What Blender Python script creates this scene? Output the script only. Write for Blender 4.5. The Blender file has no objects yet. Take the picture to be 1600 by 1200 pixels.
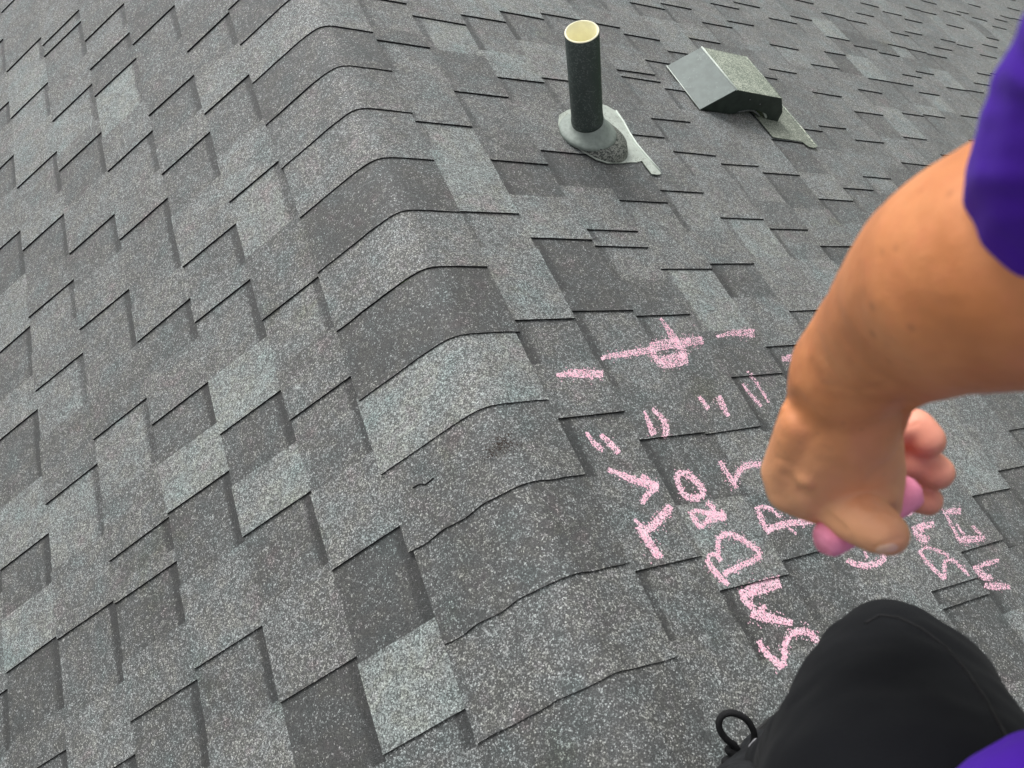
import bpy, bmesh, math, random
from mathutils import Vector, Matrix, noise

random.seed(7)
scene = bpy.context.scene
COL = scene.collection

# ------------------------------------------------------------------ camera
F = 1337.28                      # focal length in pixels of the 1600 px wide photograph
CAM_R = Matrix(((0.92592960, 0.36765710, -0.08650217),
                (-0.35730757, 0.77843416, -0.51611196),
                (-0.12241599, 0.50879123, 0.85214190)))
CAM_C = Vector((-0.0578016, -1.6526635, 1.1012150))
cam_data = bpy.data.cameras.new('camera')
cam = bpy.data.objects.new('camera', cam_data)
COL.objects.link(cam)
cam.matrix_world = Matrix.Translation(CAM_C) @ CAM_R.to_4x4()
cam_data.sensor_width = 36.0
cam_data.lens = 36.0 * F / 1600.0
cam_data.clip_start = 0.01
cam_data.clip_end = 500.0
cam_data.dof.use_dof = True
cam_data.dof.focus_distance = 1.9
cam_data.dof.aperture_fstop = 12.5
scene.camera = cam

# ------------------------------------------------------------------ light
SUN_EL, SUN_AZ = 50.0, 2.0      # degrees; azimuth measured from +Y towards -X
world = bpy.data.worlds.new('World')
scene.world = world
world.use_nodes = True
wn = world.node_tree.nodes
wl = world.node_tree.links
bg = wn['Background']
sky = wn.new('ShaderNodeTexSky')
sky.sky_type = 'NISHITA'
sky.sun_disc = False
sky.sun_elevation = math.radians(SUN_EL)
sky.sun_rotation = math.radians(-SUN_AZ)
sky.dust_density = 4.0
sky.air_density = 1.0
hsv = wn.new('ShaderNodeHueSaturation')
hsv.inputs['Saturation'].default_value = 0.09
wl.new(sky.outputs[0], hsv.inputs['Color'])
wl.new(hsv.outputs[0], bg.inputs['Color'])
bg.inputs['Strength'].default_value = 0.15
sun_data = bpy.data.lights.new('sun', 'SUN')
sun_data.energy = 1.3
sun_data.angle = math.radians(25)
sun_data.color = (1.0, 0.985, 0.96)
sun = bpy.data.objects.new('sun', sun_data)
COL.objects.link(sun)
el, az = math.radians(SUN_EL), math.radians(SUN_AZ)
sun_dir = Vector((-math.sin(az) * math.cos(el), math.cos(az) * math.cos(el), math.sin(el)))
sun.rotation_euler = sun_dir.to_track_quat('Z', 'Y').to_euler()
scene.view_settings.view_transform = 'Standard'
scene.view_settings.look = 'None'
scene.view_settings.gamma = 1.0
scene.view_settings.use_curve_mapping = False
scene.view_settings.exposure = 0.25

# ------------------------------------------------------------------ measures of the roof
TH = {-1: 0.43714, 1: 0.54908}   # pitch of the left and right slope


def sp(s, u, v, z=0.0):
    """point on a slope: u along the ridge, v down the slope, z off the surface"""
    c, n = math.cos(TH[s]), math.sin(TH[s])
    return Vector((s * (v * c + z * n), u, -v * n + z * c))


def ray(x, y):
    return CAM_R @ Vector(((x - 800) / F, -(y - 600) / F, -1.0))


def at(x, y, d):
    return CAM_C + ray(x, y) * d


def uv_on(s, x, y, z=0.0):
    d = ray(x, y)
    n = Vector((s * math.sin(TH[s]), 0, math.cos(TH[s])))
    t = (z - n.dot(CAM_C)) / n.dot(d)
    P = CAM_C + d * t
    P = P - n * z
    return P.y, math.hypot(P.x, P.z) * (1 if P.x * s > 0 else -1)


def project(P):
    q = CAM_R.transposed() @ (P - CAM_C)
    if q.z > -0.02:
        return None
    return 800 + F * q.x / -q.z, 600 - F * q.y / -q.z


BL=[0.197,0.335,0.49,0.648,0.811,0.973,1.129,1.286,1.443,1.6,1.757,1.914,2.071,2.228,2.385,2.542,2.699,2.856,3.013,3.17,3.327,3.484,3.641,3.798,3.955,4.112]
BR=[0.141,0.247,0.388,0.521,0.661,0.798,0.937,1.071,1.212,1.352,1.49,1.627,1.768,1.918,2.048,2.183,2.326,2.457,2.588,2.727,2.865,3.0,3.129,3.257,3.4,3.549,3.673,3.812,3.95,4.089,4.227,4.366,4.504,4.643,4.781,4.92,5.058,5.197,5.335,5.474,5.612,5.751,5.889,6.028,6.166,6.305]
TL={4:[[1.227,0,5,5],[0.911,0.1,8,4],[0.687,0.138,7,8],[0.388,0.154,5,7],[0.151,0.142,3,6],[-0.077,0.114,5,4],[-0.3,0.136,6,5],[-0.595,0.157,7,4],[-0.894,0.154,4,5],[-1.176,0,3,5]],
5:[[1.096,0.172,4,5],[0.778,0.096,3,5],[0.534,0.129,3,5],[0.234,0.159,3,5],[-0.1,0.145,3,6],[-0.346,0.175,3,6],[-0.662,0.11,3,7],[-0.884,0.138,1,8]],
3:[[0.859,0,5,5],[0.803,0.16,5,5],[0.507,0.161,7,5],[0.303,0.148,3,5],[0.003,0.118,4,5],[-0.239,0.158,4,5],[-0.537,0.152,7,4],[-0.816,0,4,5],[-0.905,0.114,3,5],[-1.123,0.138,3,4]],
2:[[0.693,0,5,4],[0.56,0.061,3,5],[0.443,0.174,9,3],[0.148,0.136,5,5],[-0.089,0.21,4,5],[-0.394,0.103,4,5],[-0.609,0.095,3,5],[-0.811,0.145,3,9],[-1.107,0.122,4,5]],
1:[[0.494,0.135,4,3],[0.2,0.126,4,4],[-0.013,0.142,4,5],[-0.308,0.115,5,6],[-0.463,0.149,4,5],[-0.736,0.113,3,8],[-0.949,0.131,3,8],[-1.236,0.155,1,5]],
0:[[0.287,0.121,4,3],[0.045,0.156,4,6],[-0.249,0.166,8,6],[-0.576,0.121,6,4],[-0.808,0.15,4,4],[-1.096,0.153,2,6],[-1.38,0.049,4,9]],
6:[[-0.916,0,3,5]]}
TR={0:[[0.162,0,5,5],[-0.017,0,6,3],[-0.3,0,8,5],[-0.566,0,6,8],[-0.835,0,4,7],[-1.039,0,4,5],[-1.304,0,4,4]],
1:[[0.118,0.133,8,5],[-0.171,0.129,5,3],[-0.401,0.106,2,4],[-0.628,0.158,2,6],[-0.815,0.17,5,2],[-1.093,0.124,3,4]],
2:[[0.169,0.15,5,7],[-0.087,0.101,4,8],[-0.35,0,2,5],[-0.596,0.049,5,5],[-0.643,0,5,5],[-0.827,0.065,4,3],[-1.094,0.125,6,4],[-1.334,0,4,4]],
3:[[0.227,0.13,4,7],[-0.058,0.099,5,7],[-0.496,0.083,6,2],[-0.701,0.168,8,5],[-0.98,0.121,4,3]],
4:[[0.263,0.09,4,7],[-0.247,0,5,4],[-0.449,0,6,4],[-0.681,0.099,3,5],[-0.911,0,3,5],[-1.44,0,4,5],[-1.471,0,3,4]],
5:[[0.268,0,4,5],[0.042,0,4,5],[0.011,0.131,4,5],[-0.163,0,4,4],[-0.295,0,5,4],[-0.529,0.128,8,5],[-0.817,0,4,6],[-1.389,0,4,4]],
6:[[0.244,0,3,5],[0.119,0,4,4],[-0.012,0,4,5],[-0.32,0.139,5,5],[-0.556,0.104,5,3],[-1.294,0,3,7]],
7:[[0.451,0.072,4,5],[0.198,0,4,6],[-0.338,0.134,3,6],[-0.607,0.052,3,5],[-1.253,0,3,5]],
8:[[0.496,0.114,4,5],[0.305,0,3,6],[-0.182,0.137,3,6],[-0.425,0.092,3,7]],
10:[[0.587,0,4,5],[0.484,0.125,5,4],[0.214,0,4,6],[-0.072,0,4,4],[-0.303,0.076,6,5]],
11:[[0.642,0,6,5],[0.383,0,7,5],[0.12,0,5,5],[-0.118,0,5,5]],
9:[[0.431,0,4,5],[0.152,0,3,4],[-0.106,0,3,4],[-0.367,0,4,5]],
13:[[0.647,0,5,4],[0.422,0,2,6],[0.198,0,4,5],[-0.057,0,4,8]],
12:[[0.585,0,4,6],[0.308,0,5,6],[0.049,0,4,6],[-0.207,0,4,6]],
14:[[0.805,0,5,4],[0.552,0,4,9],[0.294,0,4,8],[0.094,0,4,4]],
15:[[0.75,0,3,6],[0.53,0,5,2],[0.302,0,4,5],[0.111,0,4,8]],
16:[[0.749,0,5,5],[0.522,0,5,3],[0.382,0,5,5],[0.27,0,8,5]],
18:[[0.959,0,5,6],[0.74,0,5,5],[0.618,0,3,5],[0.358,0,5,8]],
17:[[0.841,0,6,5],[0.616,0,8,6],[0.433,0,5,4],[0.157,0,5,5]],
19:[[0.936,0,5,7],[0.786,0,4,6],[0.617,0,4,5]],
21:[[1.062,0,4,5],[0.805,0,4,5],[0.552,0,5,6]],
22:[[1.067,0,7,5],[0.797,0,5,6]],
20:[[0.919,0,5,5],[0.706,0,5,4],[0.452,0,5,6]],
24:[[1.156,0,6,7],[0.876,0,5,7]],
25:[[1.206,0,5,6],[0.974,0,5,3]],
27:[[1.358,0,5,6],[1.148,0,6,5]],
26:[[1.184,0,7,5]],
28:[[1.262,0,5,6]],
29:[[1.335,0,4,6]],
30:[[1.354,0,5,5]],
31:[[1.5,0,5,6]],
32:[[1.651,0,5,6]],
23:[[0.993,0,6,5],[0.752,0,5,6]]}


# ------------------------------------------------------------------ helpers
def tag(o, label=None, cat=None, group=None, kind=None):
    if label: o['label'] = label
    if cat: o['category'] = cat
    if group: o['group'] = group
    if kind: o['kind'] = kind
    return o


def new_obj(name, me, mats=(), parent=None, loc=None):
    for m in mats:
        me.materials.append(m)
    o = bpy.data.objects.new(name, me)
    COL.objects.link(o)
    if parent is not None:
        o.parent = parent
    return o


def empty(name, loc):
    o = bpy.data.objects.new(name, None)
    o.location = loc
    COL.objects.link(o)
    return o


def put(o, parent):
    """parent an object whose mesh is in world coordinates to an Empty"""
    o.parent = parent
    o.matrix_parent_inverse = Matrix.Translation(-parent.location)
    return o


def mesh_from(verts, faces, smooth=False):
    me = bpy.data.meshes.new('m')
    me.from_pydata([tuple(v) for v in verts], [], faces)
    if smooth:
        me.polygons.foreach_set('use_smooth', [True] * len(me.polygons))
    me.update()
    return me


def tube(path, r, seg=10, closed=False):
    """mesh data of a tube along a path of Vectors; r is a number or a list"""
    n = len(path)
    V, Fc = [], []
    up = Vector((0.13, 0.31, 0.94))
    for i, p in enumerate(path):
        a = path[(i - 1) % n] if (closed or i > 0) else p
        b = path[(i + 1) % n] if (closed or i < n - 1) else p
        t = (b - a).normalized()
        x = t.cross(up).normalized()
        y = t.cross(x).normalized()
        rr = r[i] if isinstance(r, (list, tuple)) else r
        for k in range(seg):
            w = 2 * math.pi * k / seg
            V.append(p + x * math.cos(w) * rr + y * math.sin(w) * rr)
    m = n if closed else n - 1
    for i in range(m):
        for k in range(seg):
            a, b = i * seg + k, i * seg + (k + 1) % seg
            c, d = ((i + 1) % n) * seg + (k + 1) % seg, ((i + 1) % n) * seg + k
            Fc.append((a, b, c, d))
    if not closed:
        Fc.append(tuple(reversed(range(seg))))
        Fc.append(tuple(range((n - 1) * seg, n * seg)))
    return V, Fc


def slab(poly, s, z0, z1):
    """sheet with thickness from a polygon of (u, v) on a slope"""
    n = len(poly)
    V = [sp(s, u, v, z1) for u, v in poly] + [sp(s, u, v, z0) for u, v in poly]
    Fc = [tuple(range(n)), tuple(reversed(range(n, 2 * n)))]
    for i in range(n):
        j = (i + 1) % n
        Fc.append((i, i + n, j + n, j))
    return V, Fc


def blob(name, caps, voxel, smooth_it, extra=None):
    """one continuous surface grown from tapered capsules ((p0, r0, p1, r1), ...)"""
    bm = bmesh.new()
    for p0, r0, p1, r1 in caps:
        tmp = bmesh.new()
        for p, r in ((p0, r0), (p1, r1)):
            bmesh.ops.create_icosphere(tmp, subdivisions=4, radius=r, matrix=Matrix.Translation(p))
        bmesh.ops.convex_hull(tmp, input=tmp.verts)
        loose = [v for v in tmp.verts if not v.link_faces]
        bmesh.ops.delete(tmp, geom=loose, context='VERTS')
        inner = [v for v in tmp.verts if all(f.normal.length == 0 for f in v.link_faces)]
        m = bpy.data.meshes.new('tmp')
        tmp.to_mesh(m)
        tmp.free()
        bm.from_mesh(m)
        bpy.data.meshes.remove(m)
    me = bpy.data.meshes.new('tmp')
    bm.to_mesh(me)
    bm.free()
    o = bpy.data.objects.new('tmp', me)
    COL.objects.link(o)
    md = o.modifiers.new('r', 'REMESH')
    md.mode = 'VOXEL'
    md.voxel_size = voxel
    md.use_smooth_shade = True
    if smooth_it:
        sm = o.modifiers.new('s', 'SMOOTH')
        sm.factor = 0.5
        sm.iterations = smooth_it
    dg = bpy.context.evaluated_depsgraph_get()
    res = bpy.data.meshes.new_from_object(o.evaluated_get(dg))
    bpy.data.objects.remove(o)
    res.materials.clear()
    res.polygons.foreach_set('use_smooth', [True] * len(res.polygons))
    return res


def crumple(me, f1, a1, f2, a2):
    n = len(me.vertices)
    co = [v.co.copy() for v in me.vertices]
    nr = [v.normal.copy() for v in me.vertices]
    flat = []
    for p, q in zip(co, nr):
        p = p + q * (noise.noise(p * f1) * a1 + noise.noise(p * f2) * a2)
        flat += [p.x, p.y, p.z]
    me.vertices.foreach_set('co', flat)
    me.update()


# ------------------------------------------------------------------ materials
def mat(name):
    m = bpy.data.materials.new(name)
    m.use_nodes = True
    return m, m.node_tree.nodes, m.node_tree.links, m.node_tree.nodes['Principled BSDF']


def math_node(N, L, op, a, b=None, c=None, clamp=False):
    n = N.new('ShaderNodeMath')
    n.operation = op
    n.use_clamp = clamp
    for i, x in enumerate((a, b, c)):
        if x is None: continue
        if isinstance(x, (int, float)):
            n.inputs[i].default_value = x
        else:
            L.new(x, n.inputs[i])
    return n.outputs[0]


def mixc(N, L, f, a, b, mode='MIX'):
    n = N.new('ShaderNodeMix')
    n.data_type = 'RGBA'
    n.blend_type = mode
    for i, x in ((0, f), (6, a), (7, b)):
        if isinstance(x, (int, float)):
            n.inputs[i].default_value = x
        elif isinstance(x, tuple):
            n.inputs[i].default_value = x + (1,) if len(x) == 3 else x
        else:
            L.new(x, n.inputs[i])
    return n.outputs[2]


def noise_tex(N, L, vec, scale, detail=2, rough=0.5):
    n = N.new('ShaderNodeTexNoise')
    n.inputs['Scale'].default_value = scale
    n.inputs['Detail'].default_value = detail
    n.inputs['Roughness'].default_value = rough
    if vec is not None: L.new(vec, n.inputs['Vector'])
    return n


def smoothstep(N, L, x, a, b):
    n = N.new('ShaderNodeMapRange')
    n.interpolation_type = 'SMOOTHSTEP'
    n.inputs[1].default_value = a
    n.inputs[2].default_value = b
    L.new(x, n.inputs[0])
    return n.outputs[0]


def granule_material():
    m, N, L, P = mat('mineral_granules')
    geo = N.new('ShaderNodeNewGeometry').outputs['Position']
    def attr(n):
        a = N.new('ShaderNodeAttribute'); a.attribute_name = n
        return a
    tone = attr('tone').outputs['Fac']
    gap = attr('gap').outputs['Fac']
    bd = attr('bd').outputs['Fac']
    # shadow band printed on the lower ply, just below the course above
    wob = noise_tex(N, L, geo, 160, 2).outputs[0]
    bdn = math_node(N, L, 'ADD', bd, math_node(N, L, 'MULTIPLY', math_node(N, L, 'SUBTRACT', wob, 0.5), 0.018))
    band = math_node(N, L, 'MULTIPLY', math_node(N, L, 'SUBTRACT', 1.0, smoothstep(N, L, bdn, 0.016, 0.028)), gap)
    # patchiness of the granule blend
    big = noise_tex(N, L, geo, 9, 3, 0.6).outputs[0]
    mid = noise_tex(N, L, geo, 55, 3, 0.6).outputs[0]
    t = math_node(N, L, 'ADD', tone, math_node(N, L, 'MULTIPLY', math_node(N, L, 'SUBTRACT', big, 0.5), 0.55))
    t = math_node(N, L, 'ADD', t, math_node(N, L, 'MULTIPLY', math_node(N, L, 'SUBTRACT', mid, 0.5), 0.5))
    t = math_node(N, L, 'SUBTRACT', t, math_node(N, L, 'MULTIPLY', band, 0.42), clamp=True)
    vor = N.new('ShaderNodeTexVoronoi')
    vor.inputs['Scale'].default_value = 620
    L.new(geo, vor.inputs['Vector'])
    sep = N.new('ShaderNodeSeparateColor')
    L.new(vor.outputs['Color'], sep.inputs[0])
    r, g, b = sep.outputs[0], sep.outputs[1], sep.outputs[2]
    # share of light granules grows with the tone
    thr = math_node(N, L, 'SUBTRACT', 1.0, math_node(N, L, 'MULTIPLY', t, 0.64))
    vc = N.new('ShaderNodeTexVoronoi'); vc.inputs['Scale'].default_value = 270
    L.new(geo, vc.inputs['Vector'])
    sc = N.new('ShaderNodeSeparateColor'); L.new(vc.outputs['Color'], sc.inputs[0])
    thr = math_node(N, L, 'ADD', thr, math_node(N, L, 'MULTIPLY', math_node(N, L, 'SUBTRACT', sc.outputs[0], 0.5), 0.42))
    light = smoothstep(N, L, math_node(N, L, 'SUBTRACT', r, thr), -0.06, 0.10)
    dark_v = math_node(N, L, 'ADD', 0.018, math_node(N, L, 'ADD', math_node(N, L, 'MULTIPLY', t, 0.050), math_node(N, L, 'MULTIPLY', g, 0.055)))
    light_v = math_node(N, L, 'ADD', 0.15, math_node(N, L, 'ADD', math_node(N, L, 'MULTIPLY', t, 0.10), math_node(N, L, 'MULTIPLY', math_node(N, L, 'POWER', b, 3.0), 0.40)))
    val = mixc(N, L, light, dark_v, light_v)
    # hue: mostly neutral, with blue-green, olive and reddish granule patches
    hn = noise_tex(N, L, geo, 16, 2, 0.6)
    ramp = N.new('ShaderNodeValToRGB')
    cr = ramp.color_ramp
    cr.elements[0].position = 0.30; cr.elements[0].color = (0.90, 1.015, 1.0, 1)
    cr.elements[1].position = 0.74; cr.elements[1].color = (1.10, 0.96, 0.94, 1)
    for p, c in ((0.40, (0.96, 1.01, 0.99, 1)), (0.50, (0.99, 1.0, 0.98, 1)), (0.58, (1.02, 1.01, 0.93, 1)), (0.64, (1.01, 0.99, 0.97, 1))):
        e = cr.elements.new(p); e.color = c
    for e in cr.elements: e.color = (e.color[0] * .975, e.color[1] * 1.0, e.color[2] * 1.005, 1)
    L.new(hn.outputs[0], ramp.inputs[0])
    hue2 = N.new('ShaderNodeHueSaturation')
    hue2.inputs['Saturation'].default_value = 0.10
    L.new(vor.outputs['Color'], hue2.inputs['Color'])
    hue2.inputs['Value'].default_value = 1.2
    gran_hue = mixc(N, L, 0.55, (1, 1, 1), hue2.outputs[0])
    colr = mixc(N, L, 1.0, val, ramp.outputs[0], 'MULTIPLY')
    stain = smoothstep(N, L, noise_tex(N, L, geo, 5.5, 4, 0.7).outputs[0], 0.60, 0.72)
    colr = mixc(N, L, 1.0, colr, mixc(N, L, stain, (1, 1, 1), (0.80, 0.80, 0.72)), 'MULTIPLY')
    light_blue = mixc(N, L, smoothstep(N, L, t, 0.6, 1.0), (1, 1, 1), (0.95, 1.01, 0.99))
    colr = mixc(N, L, 1.0, colr, light_blue, 'MULTIPLY')
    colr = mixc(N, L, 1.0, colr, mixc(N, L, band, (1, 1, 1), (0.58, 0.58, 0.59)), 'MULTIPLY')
    L.new(colr, P.inputs['Base Color'])
    P.inputs['Roughness'].default_value = 0.58
    P.inputs['Specular IOR Level'].default_value = 0.55
    P.inputs['Sheen Weight'].default_value = 0.18
    P.inputs['Sheen Roughness'].default_value = 0.45
    bp = N.new('ShaderNodeBump')
    bp.inputs['Strength'].default_value = 0.55
    bp.inputs['Distance'].default_value = 0.0012
    h = math_node(N, L, 'SUBTRACT', math_node(N, L, 'MULTIPLY', r, 0.5), vor.outputs['Distance'])
    L.new(h, bp.inputs['Height'])
    L.new(bp.outputs[0], P.inputs['Normal'])
    return m


def simple(name, color, rough=0.6, spec=0.5, metal=0.0, var=0.15, vscale=60, bump=0.0, bscale=300, bdist=0.001):
    m, N, L, P = mat(name)
    geo = N.new('ShaderNodeNewGeometry').outputs['Position']
    n = noise_tex(N, L, geo, vscale, 4, 0.6).outputs[0]
    lo = tuple(c * (1 - var) for c in color)
    hi = tuple(min(1, c * (1 + var)) for c in color)
    L.new(mixc(N, L, smoothstep(N, L, n, 0.3, 0.7), lo, hi), P.inputs['Base Color'])
    P.inputs['Roughness'].default_value = rough
    P.inputs['Specular IOR Level'].default_value = spec
    P.inputs['Metallic'].default_value = metal
    if bump:
        b = N.new('ShaderNodeBump')
        b.inputs['Strength'].default_value = bump
        b.inputs['Distance'].default_value = bdist
        L.new(noise_tex(N, L, geo, bscale, 3).outputs[0], b.inputs['Height'])
        L.new(b.outputs[0], P.inputs['Normal'])
    return m


M_GRAN = granule_material()
M_ASPH = simple('asphalt_edge', (0.012, 0.012, 0.013), 0.85, 0.2, bump=0.4)
M_DECK = simple('roofing_felt', (0.03, 0.03, 0.03), 0.9, 0.2)


def speckled(name, color, dirt, amount, rough, scale=420, streak=0.0):
    """paint with granule dust stuck to it"""
    m, N, L, P = mat(name)
    geo = N.new('ShaderNodeNewGeometry').outputs['Position']
    v = N.new('ShaderNodeTexVoronoi'); v.inputs['Scale'].default_value = scale
    L.new(geo, v.inputs['Vector'])
    s = N.new('ShaderNodeSeparateColor'); L.new(v.outputs['Color'], s.inputs[0])
    n = noise_tex(N, L, geo, 22, 3, 0.65).outputs[0]
    f = math_node(N, L, 'SUBTRACT', s.outputs[0], math_node(N, L, 'SUBTRACT', 1.35 - amount, n))
    f = smoothstep(N, L, f, -0.02, 0.12)
    base = mixc(N, L, smoothstep(N, L, noise_tex(N, L, geo, 45, 4).outputs[0], 0.35, 0.7), color, tuple(c * 0.82 for c in color))
    L.new(mixc(N, L, f, base, dirt), P.inputs['Base Color'])
    P.inputs['Roughness'].default_value = rough
    P.inputs['Specular IOR Level'].default_value = 0.5
    b = N.new('ShaderNodeBump'); b.inputs['Strength'].default_value = 0.25; b.inputs['Distance'].default_value = 0.0008
    L.new(f, b.inputs['Height']); L.new(b.outputs[0], P.inputs['Normal'])
    return m


M_PIPE = speckled('sooty_black_pipe', (0.040, 0.055, 0.050), (0.085, 0.105, 0.098), 0.05, 0.42)
M_PVC = simple('lit_through_pvc', (0.97, 0.92, 0.66), 0.5, 0.5, var=0.05)  # white pipe lit through: its glow is put into this bright cream
M_COLLAR = simple('grey_rubber_collar', (0.27, 0.31, 0.28), 0.55, 0.35, var=0.12, vscale=90, bump=0.1)
M_SKIRT = speckled('dusty_boot_skirt', (0.055, 0.062, 0.055), (0.26, 0.27, 0.24), 0.5, 0.6)
M_FLASH = speckled('pale_flashing', (0.50, 0.55, 0.49), (0.24, 0.25, 0.21), -0.05, 0.45)
M_HOOD = speckled('grey_painted_steel', (0.15, 0.185, 0.172), (0.21, 0.245, 0.23), -0.10, 0.55)
M_HOODTOP = speckled('lichened_painted_steel', (0.20, 0.235, 0.19), (0.50, 0.53, 0.44), 0.30, 0.45)
M_HOODSHADE = simple('shade_darkened_steel', (0.022, 0.032, 0.026), 0.45, 0.4, var=0.3, vscale=40)  # shade on the vent's cheeks is put into this dark colour
M_FLANGE = speckled('granule_coated_flange', (0.17, 0.19, 0.155), (0.34, 0.36, 0.30), 0.22, 0.6)
M_EDGE = simple('pale_edge_metal', (0.62, 0.68, 0.62), 0.3, 0.6, var=0.1)  # folded edges and hems, paler than the sheets they border
M_MESH = simple('grey_vent_screen', (0.14, 0.15, 0.15), 0.5, 0.4, var=0.5, vscale=400, bump=0.8, bscale=500)


# ------------------------------------------------------------------ shingles
def cell_mesh(s, u0, u1, v0, v1, z00, z10, tone, gap, lists=None, skew=0.0, nu=2, nv=2, zb=-0.003, off=0.0):
    """one exposed piece: u0 < u1 along the ridge, v0 < v1 down the slope"""
    V, Fc, A = [], [], []
    for i in range(nu + 1):
        for j in range(nv + 1):
            a, b = i / nu, j / nv
            u = u0 + (u1 - u0) * a + (skew * (b - 0.5) if 0 <= a <= 1 else 0)
            v = v0 + (v1 - v0) * b
            z = z00 + (z10 - z00) * b + (noise.noise(Vector((u * 14, v * 14, s * 3.0))) * 0.0007)
            V.append(sp(s, u, v, z)); A.append((tone, gap, v - v0 - off))
    def idx(i, j): return i * (nv + 1) + j
    mats = []
    for i in range(nu):
        for j in range(nv):
            q = (idx(i, j), idx(i + 1, j), idx(i + 1, j + 1), idx(i, j + 1))
            Fc.append(q if s < 0 else q[::-1]); mats.append(0)
    # rim
    rim = [(i, 0) for i in range(nu)] + [(nu, j) for j in range(nv)] + [(i, nv) for i in range(nu, 0, -1)] + [(0, j) for j in range(nv, 0, -1)]
    base = len(V)
    for (i, j) in rim:
        a, b = i / nu, j / nv
        u = u0 + (u1 - u0) * a + skew * (b - 0.5)
        V.append(sp(s, u, v0 + (v1 - v0) * b, zb)); A.append((tone, gap, 0.1))
    n = len(rim)
    for k in range(n):
        k2 = (k + 1) % n
        a, b = idx(*rim[k]), idx(*rim[k2])
        q = (a, b, base + k2, base + k)
        Fc.append(q[::-1] if s < 0 else q); mats.append(1)
    return V, Fc, A, mats


def attrs(me, A, mats):
    for k, nm in enumerate(('tone', 'gap', 'bd')):
        at_ = me.attributes.new(nm, 'FLOAT', 'POINT')
        at_.data.foreach_set('value', [a[k] for a in A])
    me.polygons.foreach_set('material_index', mats)


U_MIN, U_MAX = -3.2, 4.6
HEIGHT = {-1: {}, 1: {}}         # course -> list of cells, to drape the chalk on


def soft(t):
    return t if t < 0.7 else 0.7 + (t - 0.7) * 0.6


def build_courses(s, B, T, v_top):
    """returns the list of cells of a slope"""
    cells = []
    rnd = random.Random(11 + s)
    bounds = list(B)
    while bounds[-1] < (6.0 if s > 0 else 4.2):
        bounds.append(bounds[-1] + (0.1385 if s > 0 else 0.157))
    for k in range(len(bounds) - 1):
        rows = [tuple(r) for r in T.get(k, [])]
        # beyond the pieces that can be told apart: the same rhythm goes on
        hi = rows[0][0] if rows else None
        lo = rows[-1][0] if rows else None
        if rows:
            u = hi + rnd.uniform(0.2, 0.3)
            pre = []
            while u < U_MAX:
                pre.append((u, 0, rnd.choice((3, 4, 5, 5, 6)), rnd.choice((4, 5, 5, 6, 7))))
                u += rnd.uniform(0.2, 0.31)
            rows = pre[::-1] + rows
            u = lo - rnd.uniform(0.2, 0.3)
        else:
            u = U_MAX
        while u > U_MIN:
            rows.append((u, 0, rnd.choice((2, 3, 4, 4, 5, 6)), rnd.choice((3, 4, 5, 5, 6))))
            u -= rnd.uniform(0.2, 0.31)
        v0, v1 = bounds[k], bounds[k + 1]
        if k == 0:
            v0 = v_top
        far = U_MAX + 0.4
        hl = []
        for i, (u, g, tg, tt) in enumerate(rows):
            nxt = rows[i + 1][0] if i + 1 < len(rows) else U_MIN - 0.3
            if not g:
                g = rnd.uniform(0.085, 0.14)
            g = min(g, (u - nxt) * 0.72)
            jt = lambda: rnd.uniform(-0.45, 0.45)
            sk = rnd.uniform(-0.003, 0.003)
            # raised tooth from u to far; long ones change their granule blend part-way
            span = far - u
            tt_ = (tt + jt()) / 9.0
            parts = [(u, far, tt_)]
            if span > 0.24:
                m_ = u + span * rnd.uniform(0.35, 0.62)
                parts = [(u, m_, tt_), (m_, far, (0.6 * tt + 0.4 * rnd.uniform(2, 7)) / 9.0)]
            for (a, b, to) in parts:
                cells.append((s, k, a, b, v0, v1, 0.0045, 0.0085, soft(to), 0.0, sk))
                hl.append((a, b, v0, v1, 0.0045, 0.0085))
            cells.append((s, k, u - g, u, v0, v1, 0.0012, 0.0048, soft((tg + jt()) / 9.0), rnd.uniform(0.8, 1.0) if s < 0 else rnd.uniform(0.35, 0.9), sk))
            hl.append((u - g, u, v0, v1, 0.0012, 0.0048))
            far = u - g
        HEIGHT[s][k] = hl
    return cells, bounds


def surf_z(s, u, v, bounds):
    for k in range(len(bounds) - 1):
        if (bounds[k] if k else 0) <= v < bounds[k + 1]:
            for a, b, v0, v1, za, zb in HEIGHT[s][k]:
                if a <= u < b:
                    return za + (zb - za) * (v - v0) / (v1 - v0)
    return 0.006


def screen_size(c):
    s, k, u0, u1, v0, v1 = c[:6]
    pr = project(sp(s, (u0 + u1) / 2, (v0 + v1) / 2))
    if pr is None or not (-40 < pr[0] < 1640 and -40 < pr[1] < 1240):
        return 0
    q = [project(sp(s, u, v)) for u, v in ((u0, v0), (u1, v0), (u1, v1), (u0, v1))]
    if any(p is None for p in q):
        return 0
    A = 0
    for i in range(4):
        a, b = q[i], q[(i + 1) % 4]
        A += a[0] * b[1] - a[1] * b[0]
    return abs(A) / 2


BOUNDS = {}


def off0(c):
    """the topmost course starts under the ridge caps"""
    return ((0.190 if c[0] < 0 else 0.115) - c[4]) if c[1] == 0 else 0.0


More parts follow.
